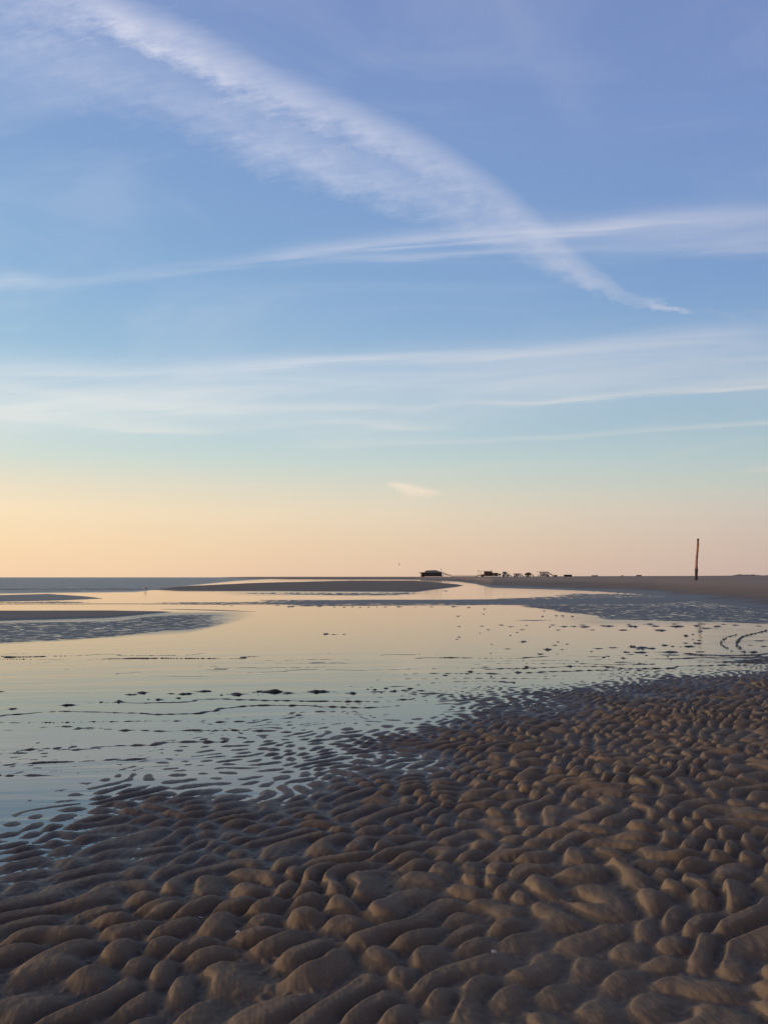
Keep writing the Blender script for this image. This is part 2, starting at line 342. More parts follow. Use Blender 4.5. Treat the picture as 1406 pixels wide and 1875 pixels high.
    if detail:
        near = dist < 75
        xn, yn = x[near], y[near]
        r = np.zeros_like(x); r[near] = ripples(xn, yn, .95-.5*sm(.3, 1.9, tfg[near]))
        r2 = np.zeros_like(x)
        far2 = (dist > 12) & (dist < 120)
        if far2.any():
            q1, q2 = waves(x[far2], y[far2], .24, R(4), 22, 77, R(15), .28); ph = np.arctan2(q2, q1)
            r2[far2] = (.5+.5*np.cos(ph))*sm(.1, .9, np.hypot(q1, q2))
        small = np.zeros_like(x)
        cl_ = dist < 9
        small[cl_] = .0006*fnoise(x[cl_], y[cl_], .07, 91, 18)
        out = z+ridge*(1-.0)+rip_amp*fgw*(r)*1.0+small*fgw+ff*.0125*r2*far*sm(130, 90, dist)+bs*.006*r2*(dist < 60)
        out = out+fgw*.004*nx*sm(.6, 1.5, tfg)
    hgt = out
    wet = 1-sm(.0, .055, hgt)*.8
    if detail: wet = np.maximum(wet, np.where((dist < 16) & (tfg > 0), .60*sm(.50, .05, r), 0))                      # trough shade painted in as darker, wetter sand
    wet = np.where(dist > 14, 1-sm(.01, .35, beach)*1.0, wet)
    wet = np.where((dist > 14) & (beach < .01), 1-.65*sm(.02, .09, bars), wet)
    wet = np.maximum(wet, .9*sm(1345, 1372, px)*sm(96, 100, dist)*sm(112, 108, dist))          # damp hollow on the beach
    wet = wet+.22*sm(14, 30, dist)*fnoise(x*.25, y, 9., 61)*(beach > .05)
    return out, np.clip(wet, 0, 1)
def ground_z(x, y):
    return float(land(np.array([x]), np.array([y]), False)[0][0])

# ------------------------------------------------------------------ ground sheet
ds_ = [.25, .5, .8, 1.1, 1.4, 1.7, 1.95, 2.15, 2.3]
dd = 2.4
while dd < 20: ds_.append(dd); dd += min(max(dd*dd/2000, .004), .014 if dd < 15 else .02)
while dd < 45: ds_.append(dd); dd += .06
while dd < 75: ds_.append(dd); dd += .14
while dd < 1600: ds_.append(dd); dd += min(dd*dd/2600, 22)
while dd < 30000: ds_.append(dd); dd *= 1.25
dist = np.array(ds_)
inner = np.linspace(-28.5, 28.5, 740)
angs = np.concatenate([np.linspace(-180, -60, 13)[:-1], np.linspace(-60, -28.5, 60)[:-1], inner, np.linspace(28.5, 60, 60)[1:], np.linspace(60, 180, 13)[1:-1]])
nr, na = len(dist), len(angs)
D, Aa = np.meshgrid(dist, np.radians(angs), indexing='ij')
GX = (D*np.sin(Aa)).ravel(); GY = (D*np.cos(Aa)).ravel()
GZ, WET_SHADE = land(GX, GY)
def polar_mesh(name, gx, gy, gz, nr, na, mat, attrs):
    co_ = np.stack([gx, gy, gz], 1).astype(np.float32)
    i = np.arange(nr-1)[:, None]*na+np.arange(na)[None, :]
    j = np.arange(nr-1)[:, None]*na+(np.arange(na)[None, :]+1) % na
    q = np.stack([i, j, j+na, i+na], 2).reshape(-1, 4).astype(np.int32)
    me = bpy.data.meshes.new(name)
    nf = len(q)
    me.vertices.add(len(co_)+1); me.vertices.foreach_set('co', np.vstack([co_, [[0, 0, float(gz[:na].mean())]]]).astype(np.float32).ravel())
    c = len(co_)
    tri = np.stack([np.arange(na), np.full(na, c), (np.arange(na)+1) % na], 1).astype(np.int32)
    me.loops.add(nf*4+na*3); me.loops.foreach_set('vertex_index', np.concatenate([q.ravel(), tri.ravel()]))
    me.polygons.add(nf+na)
    me.polygons.foreach_set('loop_start', np.concatenate([np.arange(nf)*4, nf*4+np.arange(na)*3]).astype(np.int32))
    me.polygons.foreach_set('loop_total', np.concatenate([np.full(nf, 4), np.full(na, 3)]).astype(np.int32))
    me.polygons.foreach_set('use_smooth', np.ones(nf+na, bool))
    me.update(calc_edges=True)
    for k, a in attrs.items():
        at = me.attributes.new(k, 'FLOAT', 'POINT'); at.data.foreach_set('value', np.append(a, a[:na].mean()).astype(np.float32))
    o = bpy.data.objects.new(name, me); C.objects.link(o); me.materials.append(mat)
    return o

msand, nt, b = material('tidal_sand')
pos = nt.add('ShaderNodeNewGeometry').outputs['Position']
wet_shade = nt.add('ShaderNodeAttribute', attribute_name='wet').outputs['Fac']  # real wetness, plus the shade painted into the ripple troughs
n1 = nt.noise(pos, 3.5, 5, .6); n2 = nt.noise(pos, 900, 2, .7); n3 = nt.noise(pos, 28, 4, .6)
wv = nt.m('ADD', wet_shade, nt.m('MULTIPLY', nt.m('SUBTRACT', n1, .5), .35), clamp=True)
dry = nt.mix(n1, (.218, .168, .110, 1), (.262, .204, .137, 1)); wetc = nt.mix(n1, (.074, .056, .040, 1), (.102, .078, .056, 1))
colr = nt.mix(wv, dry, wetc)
colr = nt.mix(nt.mr(n2, .3, .7, 0, .22, 'LINEAR'), colr, (.05, .04, .035, 1))
n4 = nt.noise(pos, 210, 2, .6)
colr = nt.mix(nt.mr(n4, .45, .68, 0, .30), colr, (.055, .045, .038, 1))
colr = nt.mix(nt.mr(n4, .40, .30, 0, .22), colr, (.34, .27, .20, 1))
colr = nt.mix(nt.mr(n3, .55, .75, 0, .25), colr, (.10, .075, .06, 1))
zs = nt.add('ShaderNodeSeparateXYZ'); nt.put(zs.inputs[0], pos)
colr = nt.mix(nt.mr(zs.outputs[2], .35, 1.1, 0, .85), colr, nt.mix(n1, (.32, .24, .17, 1), (.38, .29, .21, 1)))     # dry upper beach
nt.put(b.inputs['Base Color'], colr)
nt.put(b.inputs['Roughness'], nt.mr(wv, .2, 1.0, .85, .47, 'LINEAR'))
b.inputs['IOR'].default_value = 1.36
bp = nt.add('ShaderNodeBump'); bp.inputs['Strength'].default_value = .35; bp.inputs['Distance'].default_value = .002
nt.put(bp.inputs['Height'], nt.m('ADD', nt.m('MULTIPLY', n2, .5), nt.noise(pos, 160, 4, .65))); nt.put(b.inputs['Normal'], bp.outputs[0])
g = polar_mesh('sand_flat', GX, GY, GZ, nr, na, msand, {'wet': WET_SHADE}); tag(g, kind='structure')

# ------------------------------------------------------------------ water sheet (tidal pools and the sea are one level)
wd = np.concatenate([np.linspace(.5, 4, 8), np.geomspace(4.4, 2000, 230), np.geomspace(2200, 32000, 14)])
wa = np.concatenate([np.linspace(-180, -30, 20)[:-1], np.linspace(-30, 30, 170), np.linspace(30, 180, 20)[1:-1]])
D2, A2 = np.meshgrid(wd, np.radians(wa), indexing='ij'); WX = (D2*np.sin(A2)).ravel(); WY = (D2*np.cos(A2)).ravel()
wpx, wpy = photo_coords(WX, WY)
bound = I(wpx, [-300,0,100,250,330,430,520,800], [1089,1087,1085.5,1084,1074,1064,1059,1057])
chop = sm(1.5, -1.5, wpy-bound)*(WY > 5)
chop = np.maximum(chop, .6*sm(1119, 1123, wpy)*sm(I(wpx, [0,350,470], [1180,1158,1130])+3, I(wpx, [0,350,470], [1180,1158,1130])-6, wpy)*sm(480, 380, wpx)*(WY > 5))
chop = np.maximum(chop, .28*sm(1081, 1084, wpy)*sm(1092, 1087, wpy)*sm(390, 470, wpx)*sm(790, 730, wpx))
chop = np.maximum(chop, .2*sm(1140, 1150, wpy)*sm(1240, 1215, wpy)*sm(1190, 1360, wpx))
chop = np.maximum(chop, .3*sm(1085, 1092, wpy)*sm(1150, 1138, wpy)*sm(980, 1120, wpx))
mw = bpy.data.materials.new('shallow_water'); mw.use_nodes = True; nt = NT(mw.node_tree); mw.node_tree.nodes.remove(mw.node_tree.nodes['Principled BSDF'])
outn = mw.node_tree.nodes['Material Output']
pos = nt.add('ShaderNodeNewGeometry').outputs['Position']
ch = nt.add('ShaderNodeAttribute', attribute_name='chop').outputs['Fac']
sp = nt.add('ShaderNodeSeparateXYZ'); nt.put(sp.inputs[0], pos)
wn = nt.noise(nt.xyz(nt.m('MULTIPLY', sp.outputs[0], .5), sp.outputs[1]), .9, 4, .65, .5)
wn2 = nt.noise(nt.xyz(nt.m('MULTIPLY', sp.outputs[0], .35), sp.outputs[1]), 3.0, 3, .5, .3)
calm = nt.noise(nt.xyz(nt.m('MULTIPLY', sp.outputs[0], .3), sp.outputs[1]), 1.1, 3, .5)
bp = nt.add('ShaderNodeBump'); bp.inputs['Distance'].default_value = .30
nt.put(bp.inputs['Strength'], nt.m('ADD', nt.m('MULTIPLY', ch, .55), .0)); nt.put(bp.inputs['Height'], wn)
wn3 = nt.noise(nt.xyz(nt.m('MULTIPLY', sp.outputs[0], .10), nt.m('ADD', sp.outputs[1], nt.m('MULTIPLY', sp.outputs[0], -.12))), 1.9, 3, .55, .6)
bp3 = nt.add('ShaderNodeBump'); bp3.inputs['Distance'].default_value = .012; bp3.inputs['Strength'].default_value = .5; nt.put(bp3.inputs['Height'], wn3); nt.put(bp3.inputs['Normal'], bp.outputs[0])
bp2 = nt.add('ShaderNodeBump'); bp2.inputs['Distance'].default_value = .0022; bp2.inputs['Strength'].default_value = .5
nt.put(bp2.inputs['Height'], wn2); nt.put(bp2.inputs['Normal'], bp3.outputs[0])
fr = nt.add('ShaderNodeFresnel'); fr.inputs['IOR'].default_value = 2.8; nt.put(fr.inputs['Normal'], bp2.outputs[0])
gl = nt.add('ShaderNodeBsdfGlossy'); gl.inputs['Color'].default_value = (1, .962, .925, 1)
nt.put(gl.inputs['Roughness'], nt.m('ADD', .045, nt.m('MULTIPLY', ch, .25))); nt.put(gl.inputs['Normal'], bp2.outputs[0])
tr = nt.add('ShaderNodeBsdfTransparent'); tr.inputs['Color'].default_value = (.80, .83, .84, 1)
mx = nt.add('ShaderNodeMixShader'); nt.put(mx.inputs[0], nt.m('MULTIPLY', fr.outputs[0], nt.m('SUBTRACT', 1.0, nt.m('MULTIPLY', ch, nt.mr(wn, .35, .65, .42, .85, 'LINEAR'))))); nt.put(mx.inputs[1], tr.outputs[0]); nt.put(mx.inputs[2], gl.outputs[0])
nt.put(outn.inputs['Surface'], mx.outputs[0])
wo = polar_mesh('water', WX, WY, np.zeros_like(WX), len(wd), len(wa), mw, {'chop': chop}); tag(wo, kind='structure')

# ------------------------------------------------------------------ things
M_dark = simple('dark_timber', (.022, .022, .025), .7); M_brown = simple('brown_timber', (.085, .055, .038), .8, .35)
M_red = simple('red_brown_boards', (.075, .032, .026), .75); M_white = simple('white_boards', (.86, .82, .78), .6, .08)
M_roof = simple('grey_roof_felt', (.13, .13, .12), .85); M_glass = simple('dark_window_glass', (.02, .025, .03), .12, .05)
M_pile = simple('weathered_pile', (.06, .045, .036), .85, .35); M_cloth = simple('faded_cloth', (.30, .07, .06), .8)
YB = 850.0
class Spot:
    """a pile building at ground distance Y; photo columns and rows become local metres"""
    def __init__(s, name, label, cat, pl, pr, Y=YB, group=None):
        a, b_ = at_dist(pl, HZ, Y), at_dist(pr, HZ, Y); s.Y = Y; s.cx = (a.x+b_.x)/2
        s.gz = ground_z(s.cx, Y)
        s.root = thing(name, label, cat, (s.cx, Y, s.gz), 0, group)
    def x(s, px): return at_dist(px, HZ, s.Y).x-s.cx
    def z(s, py): return at_dist(CX, py, s.Y).z-s.gz
    def box(s, name, mat, pl, pr, pt, pb, y0, y1, parent=None):
        zb = s.z(pb) if pb is not None else -.6
        return obj(name, bx(s.x(pl), s.x(pr), y0, y1, zb, s.z(pt)), mat, parent or s.root)
    def piles(s, pxs, pt, ys, r=.22, mat=None):
        for p in pxs:
            for y in ys: obj('pile', tube(bmesh.new(), [(s.x(p), y, -.8), (s.x(p), y, s.z(pt))], r, 8), mat or M_pile, s.root)
    def stairs(s, p0, t0, p1, t1, y0, y1, n=10, mat=None):
        bm = bmesh.new(); zc0, zc1 = s.z(t0), max(s.z(t1), .15); x0, x1 = s.x(p0), s.x(p1)
        prof = []
        for k in range(n):
            za = zc0+(zc1-zc0)*k/n; prof += [(x0+(x1-x0)*k/n, za), (x0+(x1-x0)*(k+1)/n, za)]
        prof += [(x1, zc1-.45), (x0, zc0-.75)]
        a = [bm.verts.new((q[0], y0, q[1])) for q in prof]; b_ = [bm.verts.new((q[0], y1, q[1])) for q in prof]
        for k in range(len(prof)): bm.faces.new((a[k], a[(k+1) % len(prof)], b_[(k+1) % len(prof)], b_[k]))
        bm.faces.new(a[::-1]); bm.faces.new(b_); bmesh.ops.recalc_face_normals(bm, faces=bm.faces)
        st = obj('stairs', bm, mat or M_brown, s.root)
        bm = bmesh.new(); tube(bm, [(x0, y0-.05, zc0+1.0), (x1, y0-.05, zc1+.95)], .07, 6)
        obj('handrail', bm, mat or M_brown, st); return st
def hip(x0, x1, y0, y1, z0, z1, rx0, rx1, tilt=0):
    bm = bmesh.new(); ym = (y0+y1)/2
    e = [bm.verts.new(p) for p in ((x0,y0,z0),(x1,y0,z0),(x1,y1,z0),(x0,y1,z0))]
    r_ = [bm.verts.new((rx0, ym, z1)), bm.verts.new((rx1, ym, z1+tilt))]
    for f in ((e[3],e[2],e[1],e[0]),(e[0],e[1],r_[1],r_[0]),(e[2],e[3],r_[0],r_[1]),(e[1],e[2],r_[1]),(e[3],e[0],r_[0])): bm.faces.new(f)
    bmesh.ops.recalc_face_normals(bm, faces=bm.faces); return bm

# the large pile restaurant, left end of the row
s = Spot('pile_restaurant', 'largest dark pile building with a low hip roof at the left end of the row', 'building', 768, 816)
s.piles([777, 783, 789, 795, 801, 807], 1055.0, (-5.5, 5.5), .25)
s.box('deck', M_dark, 776, 809.5, 1054.8, 1055.4, -7, 7)
s.box('wall', M_dark, 776.6, 808.2, 1048.6, 1054.8, -6.2, 6.2)
rf = obj('roof', hip(s.x(775.6), s.x(812.5), -7.2, 7.2, s.z(1048.9), s.z(1045.1), s.x(779.5), s.x(799), .4), M_roof, s.root)
rl = bmesh.new(); tube(rl, [(s.x(780), 0, s.z(1044.95)), (s.x(799), 0, s.z(1044.3))], .25, 6); obj('ridge_cap', rl, M_red, rf)
for k in range(7):
    f_ = s.box('window', M_roof, 778.2+4.2*k, 781.0+4.2*k, 1049.8, 1052.6, -6.32, -6.2); s.box('pane', M_glass, 778.5+4.2*k, 780.7+4.2*k, 1050.1, 1052.3, -6.36, -6.3, f_)
s.box('terrace_wall', M_red, 771.6, 776.5, 1049.4, 1056.0, -5, 5); s.box('terrace_roof', M_brown, 768.2, 776.4, 1048.0, 1049.3, -6, 6)
for p in (769.6, 771.0): s.box('post', M_brown, p-.35, p+.35, 1049.3, None, -5.6, -5.1)
s.box('white_panel', M_white, 809.0, 810.9, 1050.2, 1056.2, -6.6, -6.0)
bm = bmesh.new(); a = [bm.verts.new((s.x(p), y, s.z(q))) for y in (-6.9, -6.7) for p, q in ((813.0, 1052.4), (816.2, 1052.4), (814.6, 1055.4))]
for f in ((0,1,2),(5,4,3),(0,3,4,1),(1,4,5,2),(2,5,3,0)): bm.faces.new([a[i] for i in f])
obj('awning_panel', bm, M_white, s.root)
s.stairs(811.5, 1049.3, 829, 1055.2, -2, 1.5, 14, M_brown)
s.piles([815, 819, 823], 1052.6, (-1.2,), .16)
fm = bmesh.new(); tube(fm, [(s.x(807.4), 0, s.z(1047.5)), (s.x(807.2), 0, s.z(1041.0))], .10, 6); obj('mast', fm, M_dark, s.root)
obj('pennant', bx(s.x(807.4), s.x(808.4), -.05, .05, s.z(1043.2), s.z(1041.6)), M_cloth, s.root)

# boardwalk between the two large buildings
s = Spot('boardwalk', 'low timber boardwalk on short posts between the large dark building and the red brown one', 'footbridge', 829, 873)
s.box('deck', M_brown, 829, 873, 1055.1, 1055.6, -1.5, 1.5)
s.piles([831+4.6*k for k in range(10)], 1055.1, (-1.2, 1.2), .16)
for k in range(10): s.box('rail_post', M_brown, 830.6+4.6*k, 831.7+4.6*k, 1053.2, 1055.1, -1.55, -1.3)
bm = bmesh.new(); tube(bm, [(s.x(830.5), -1.42, s.z(1053.9)), (s.x(872.5), -1.42, s.z(1053.7))], .07, 6); obj('rail', bm, M_brown, s.root)

# red brown building and its ramp
s = Spot('pile_house', 'tall red brown pile house with a flat roof and a lower annex on its right', 'building', 885, 911)
s.piles([886.5, 891, 895.5, 900, 905, 910], 1054.6, (-4, 4), .25)
s.box('deck', M_brown, 885, 911.5, 1054.2, 1054.8, -5.5, 5.5)
s.box('wall', M_red, 886.6, 900.2, 1046.6, 1054.2, -4.8, 4.8)
bm = bmesh.new(); box(bm, s.x(885.8), s.x(901), -5.4, 5.4, s.z(1046.5), s.z(1045.7)); bm.verts.ensure_lookup_table()
for v_ in bm.verts:
    if v_.co.x > 0: v_.co.z += .35
obj('roof', bm, M_dark, s.root)
s.box('annex', M_brown, 900.4, 910.6, 1049.6, 1054.2, -4, 4); s.box('annex_roof', M_dark, 900.4, 911.2, 1048.9, 1049.5, -4.4, 4.4)
for k in range(3):
    f_ = s.box('window', M_roof, 888+4.1*k, 890.8+4.1*k, 1048.4, 1050.6, -4.92, -4.8); s.box('pane', M_glass, 888.3+4.1*k, 890.5+4.1*k, 1048.7, 1050.3, -4.96, -4.9, f_)
s.box('door', M_white, 902.2, 903.6, 1051.0, 1054.1, -4.1, -4.0); s.box('lean_to', M_brown, 880.5, 885.4, 1051.8, None, -3, 3)
s.stairs(880.4, 1052.2, 871, 1055.2, -1.5, 1.5, 8)
for p, label, top in ((876.2, 'taller dark flag on a pole left of the red brown house', 1043.6), (880.0, 'shorter thin flag pole beside the red brown house', 1044.6)):
    q = Spot('flag_pole', label, 'flag pole', p-.5, p+.5, YB-8)
    bm = bmesh.new(); tube(bm, [(0, 0, -.5), (0, 0, q.z(top))], .09, 6); obj('pole', bm, M_dark, q.root)
    q.box('flag', M_cloth if p < 878 else M_roof, p-.9 if p < 878 else p+.1, p-.15 if p < 878 else p+.7, top+.1, top+3.4, -.03, .03)
# small shed right of it
s = Spot('shed', 'tiny dark shed on posts right of the red brown house', 'shed', 912.5, 916.5)
s.box('wall', M_brown, 912.6, 916.4, 1050.9, 1053.4, -1.2, 1.2); s.box('roof', M_dark, 912.2, 916.8, 1050.3, 1050.9, -1.4, 1.4); s.piles([913.1, 915.9], 1053.4, (-.9, .9), .14)
# gabled hut with outside stairs
s = Spot('gabled_hut', 'small gabled pile hut with pale front and stairs down its right side', 'building', 919, 928)
s.piles([920.2, 922.5, 924.8, 927], 1053.2, (-2.2, 2.2), .2); s.box('deck', M_brown, 918.8, 928.4, 1052.7, 1053.2, -3.2, 3.2)
s.box('wall', M_white, 920.4, 926.6, 1049.2, 1052.7, -2.6, 2.6)
bm = bmesh.new(); a = [bm.verts.new((s.x(p), y, s.z(q_))) for y in (-3.1, 3.1) for p, q_ in ((919.2, 1049.6), (921.2, 1047.4), (923.4, 1046.6), (925.6, 1047.4), (927.8, 1049.6))]
for k in range(5): bm.faces.new((a[k], a[(k+1) % 5], a[5+(k+1) % 5], a[5+k]))
bm.faces.new(a[:5][::-1]); bm.faces.new(a[5:]); bmesh.ops.recalc_face_normals(bm, faces=bm.faces); obj('roof', bm, M_roof, s.root)
f_ = s.box('window', M_brown, 922.2, 924.6, 1050.0, 1051.8, -2.72, -2.6); s.box('pane', M_glass, 922.5, 924.3, 1050.2, 1051.6, -2.76, -2.7, f_)
s.box('store', M_dark, 919.6, 923.0, 1053.3, 1055.6, -1.6, 1.6)
s.stairs(926.4, 1049.2, 936.5, 1055.0, -1, 1, 10)
s = Spot('trailer', 'small dark trailer parked under the stairs of the gabled hut', 'trailer', 928, 931.6, YB-6)
s.box('body', M_dark, 928, 931.6, 1053.0, 1055.3, -.9, .9)
for p in (928.8, 930.8):
    bm = bmesh.new(); tube(bm, [(s.x(p), -1.05, .32), (s.x(p), -.9, .32)], .34, 12); obj('wheel', bm, M_dark, s.root)
# low white hut on dark piles
s = Spot('flat_hut', 'low white flat roofed hut on dark piles left of the brown stilt hut', 'building', 940, 953)
s.piles([941.2, 943.6, 947, 952], 1054.4, (-2.4, 2.4), .3, M_dark); s.box('wall', M_white, 940.8, 952.6, 1050.8, 1054.4, -2.8, 2.8); s.box('roof', M_roof, 940.0, 953.4, 1050.0, 1050.7, -3.4, 3.4)
for p in (942.8, 946.2): f_ = s.box('door', M_dark, p, p+1.7, 1051.2, 1055.0, -2.95, -2.8); s.box('door_frame', M_brown, p-.2, p+1.9, 1050.85, 1051.15, -2.98, -2.8, f_)
s.stairs(952.8, 1051.6, 958.0, 1055.0, -1, 1, 6)
# brown stilt hut
s = Spot('stilt_hut', 'brown round topped stilt hut with open legs and a stair on the right', 'building', 959, 972)
s.piles([962.5, 965.4, 967.2, 970.2], 1052.6, (-2, 2), .28, M_dark); s.box('deck', M_brown, 959.4, 972.2, 1052.0, 1052.6, -3, 3)
s.box('wall', M_brown, 963.2, 971.0, 1049.6, 1052.0, -2.4, 2.4)
bm = bmesh.new(); pr = [(962.6, 1049.8), (964.2, 1048.8), (966.6, 1048.2), (969, 1048.4), (971.4, 1049.8)]
a = [bm.verts.new((s.x(p), y, s.z(q_))) for y in (-2.9, 2.9) for p, q_ in pr]
for k in range(5): bm.faces.new((a[k], a[(k+1) % 5], a[5+(k+1) % 5], a[5+k]))
bm.faces.new(a[:5][::-1]); bm.faces.new(a[5:]); bmesh.ops.recalc_face_normals(bm, faces=bm.faces); obj('roof', bm, M_brown, s.root)
s.box('terrace_rail', M_brown, 959.4, 963.0, 1050.3, 1052.0, -2.9, -2.75); s.box('core', M_dark, 964.8, 967.6, 1052.6, None, -1, 1)
s.stairs(971.6, 1050.6, 977.4, 1055.0, -1, 1, 8)
# tall white building at the right end
s = Spot('white_house', 'tall white boarded pile house with a long stair falling to its right', 'building', 985, 1003)
s.piles([986.4, 990.6, 994.8, 999, 1002], 1054.6, (-4.5, 4.5), .25); s.box('wall', M_white, 985.6, 1002.4, 1047.9, 1054.6, -5, 5); s.box('roof', M_roof, 984.8, 1003.2, 1046.9, 1047.8, -5.6, 5.6)
for p, w_, t0, t1 in ((988.2, 1.8, 1052.0, 1054.5), (991.2, 1.5, 1050.2, 1054.5), (993.8, 1.5, 1050.2, 1054.5), (997.0, 1.6, 1051.0, 1053.6)):
    f_ = s.box('window', M_roof, p, p+w_, t0, t1, -5.14, -5.0); s.box('pane', M_glass, p+.25, p+w_-.25, t0+.3, t1-.3, -5.18, -5.1, f_)
s.stairs(1002.6, 1048.6, 1014.4, 1054.6, -1.4, 1.4, 14)
s = Spot('container', 'dark box container standing under the stair of the tall white house', 'container', 1000.2, 1004.8, YB-9)
s.box('body', M_dark, 1000.2, 1004.8, 1052.9, None, -1.2, 1.2); s.box('door', M_brown, 1000.6, 1002.2, 1053.4, 1055.4, -1.26, -1.2)
def low_hut(name, label, cat, p0, p1, t, Y, mat):
    s = Spot(name, label, cat, p0, p1, Y); s.box('wall', mat, p0+.3, p1-.3, t+.5, None, -1.6, 1.6); s.box('roof', M_dark if mat is not M_white else M_roof, p0, p1, t, t+.5, -2, 2)
low_hut('kiosk', 'low dark kiosk at the foot of the white house stair', 'kiosk', 1014.6, 1019.6, 1052.9, 860, M_brown)
low_hut('beach_hut', 'long low dark hut standing alone right of the white house', 'hut', 1032, 1046.4, 1052.2, 880, M_dark)
low_hut('beach_hut', 'faint pale brown hut far along the beach towards the pole', 'hut', 1083, 1094, 1053.4, 1000, M_roof)
low_hut('beach_hut', 'smallest speck of a hut between the pale hut and the last dark one', 'hut', 1137, 1140.6, 1053.6, 1000, M_brown)
low_hut('beach_hut', 'small dark hut nearest to the tall pole on the far beach', 'hut', 1164.6, 1173.6, 1052.9, 1000, M_brown)

# tall weathered pole on the beach
gp = at_dist(1273.6, HZ, 118); gpz = ground_z(gp.x, 118)
t = thing('pole', 'tall weathered wooden pole standing alone on the beach, leaning slightly right', 'pole', (gp.x, 118, gpz))
Mp, nt, b = material('weathered_post')
ob = nt.add('ShaderNodeTexCoord').outputs['Object']; sp = nt.add('ShaderNodeSeparateXYZ'); nt.put(sp.inputs[0], ob)
nn = nt.noise(nt.xyz(nt.m('MULTIPLY', sp.outputs[0], 12), nt.m('MULTIPLY', sp.outputs[1], 12), nt.m('MULTIPLY', sp.outputs[2], 1.3)), 1, 4, .65)
woodc = nt.mix(nn, (.23, .10, .065, 1), (.42, .22, .15, 1))
hh = nt.m('ADD', sp.outputs[2], nt.m('MULTIPLY', nt.m('SUBTRACT', nn, .5), 1.4))
nt.put(b.inputs['Base Color'], nt.mix(nt.mr(hh, 1.1, 2.2), (.035, .022, .018, 1), nt.mix(nt.mr(hh, 4.6, 5.6), woodc, (.16, .095, .07, 1)))); b.inputs['Roughness'].default_value = .85
bm = bmesh.new(); pts, rad = [], []
for k in range(25):
    py = 1063.4-k*(1063.4-987)/24; f_ = k/24
    px = 1273.6+2.9*f_**.8+.25*math.sin(f_*9); q_ = at_dist(px, py, 118)
    pts.append((q_.x-gp.x, .12*math.sin(f_*5), q_.z-gpz-(.6 if k == 0 else 0))); rad.append(.195-.055*f_+.012*math.sin(k*1.9)+(.02 if 5 <= k <= 7 else 0))
tube(bm, pts, rad, 16); obj('shaft', bm, Mp, t, True)
bm = bmesh.new(); tube(bm, [(pts[6][0], pts[6][1], pts[6][2]-.16), (pts[6][0], pts[6][1], pts[6][2]), (pts[6][0]+.01, pts[6][1], pts[6][2]+.2)], [.225, .24, .215], 14); obj('band', bm, M_pile, t, True)
bm = bmesh.new(); tube(bm, [(pts[-1][0], pts[-1][1], pts[-1][2]-.12), (pts[-1][0], pts[-1][1], pts[-1][2]+.02), (pts[-1][0], pts[-1][1], pts[-1][2]+.06)], [.158, .16, .11], 14); obj('cap', bm, M_pile, t, True)

# birds
M_gull = simple('gull_white', (.68, .66, .62), .6, .06); M_grey = simple('gull_grey', (.20, .21, .23), .6, .1); M_beak = simple('beak_yellow', (.55, .33, .06), .5, .05); M_bird = simple('dark_feathers', (.035, .03, .028), .7, .2)
def skin(name, verts, edges, radii, mat, parent, sub=2):
    me = bpy.data.meshes.new(name); me.from_pydata(verts, edges, []); o = bpy.data.objects.new(name, me); C.objects.link(o)
    o.modifiers.new('skin', 'SKIN').use_smooth_shade = True; me.materials.append(mat)
    for i, r_ in enumerate(radii): me.skin_vertices[0].data[i].radius = r_ if hasattr(r_, '__len__') else (r_, r_)
    me.skin_vertices[0].data[0].use_root = True
    mm = o.modifiers.new('sub', 'SUBSURF'); mm.levels = mm.render_levels = sub
    o.parent = parent; return o
gq = on_ground(267, 1080.5, .02); gz = ground_z(gq.x, gq.y)
t = thing('gull', 'white gull standing at the tip of the far sandbank by the bright channel', 'bird', (gq.x, gq.y, max(gz, 0.0)-.02), R(200))
skin('body', [(-.19, 0, .24), (-.10, 0, .26), (.02, 0, .28), (.11, 0, .31), (.15, 0, .37), (.18, 0, .42), (.215, 0, .415)], [(i, i+1) for i in range(6)], [.022, .055, .085, .07, .045, .048, .02], M_gull, t)
for s_ in (-1, 1):
    bm = bmesh.new(); tube(bm, [(.02, s_*.035, .22), (.0, s_*.035, .11), (.015, s_*.035, .0), (.06, s_*.035, -.005)], [.012, .009, .009, .012], 6); obj('leg', bm, M_beak, t)
    bm = bmesh.new(); tube(bm, [(.09, s_*.075, .30), (-.02, s_*.085, .285), (-.14, s_*.05, .26), (-.25, s_*.015, .245)], [.02, .045, .03, .008], 8); obj('wing', bm, M_grey, t, True)
bm = bmesh.new(); tube(bm, [(.215, 0, .415), (.25, 0, .408), (.275, 0, .395)], [.014, .010, .003], 6); obj('beak', bm, M_beak, t)
bq = at_dist(730.5, 1033.2, 250)
t = thing('flying_bird', 'small dark bird banking in the sky left of the large pile building', 'bird', bq, R(20))
skin('body', [(-.26, 0, 0), (-.12, 0, .01), (.05, 0, .01), (.17, 0, .03), (.24, 0, .02)], [(i, i+1) for i in range(4)], [.02, .05, .065, .045, .012], M_bird, t)
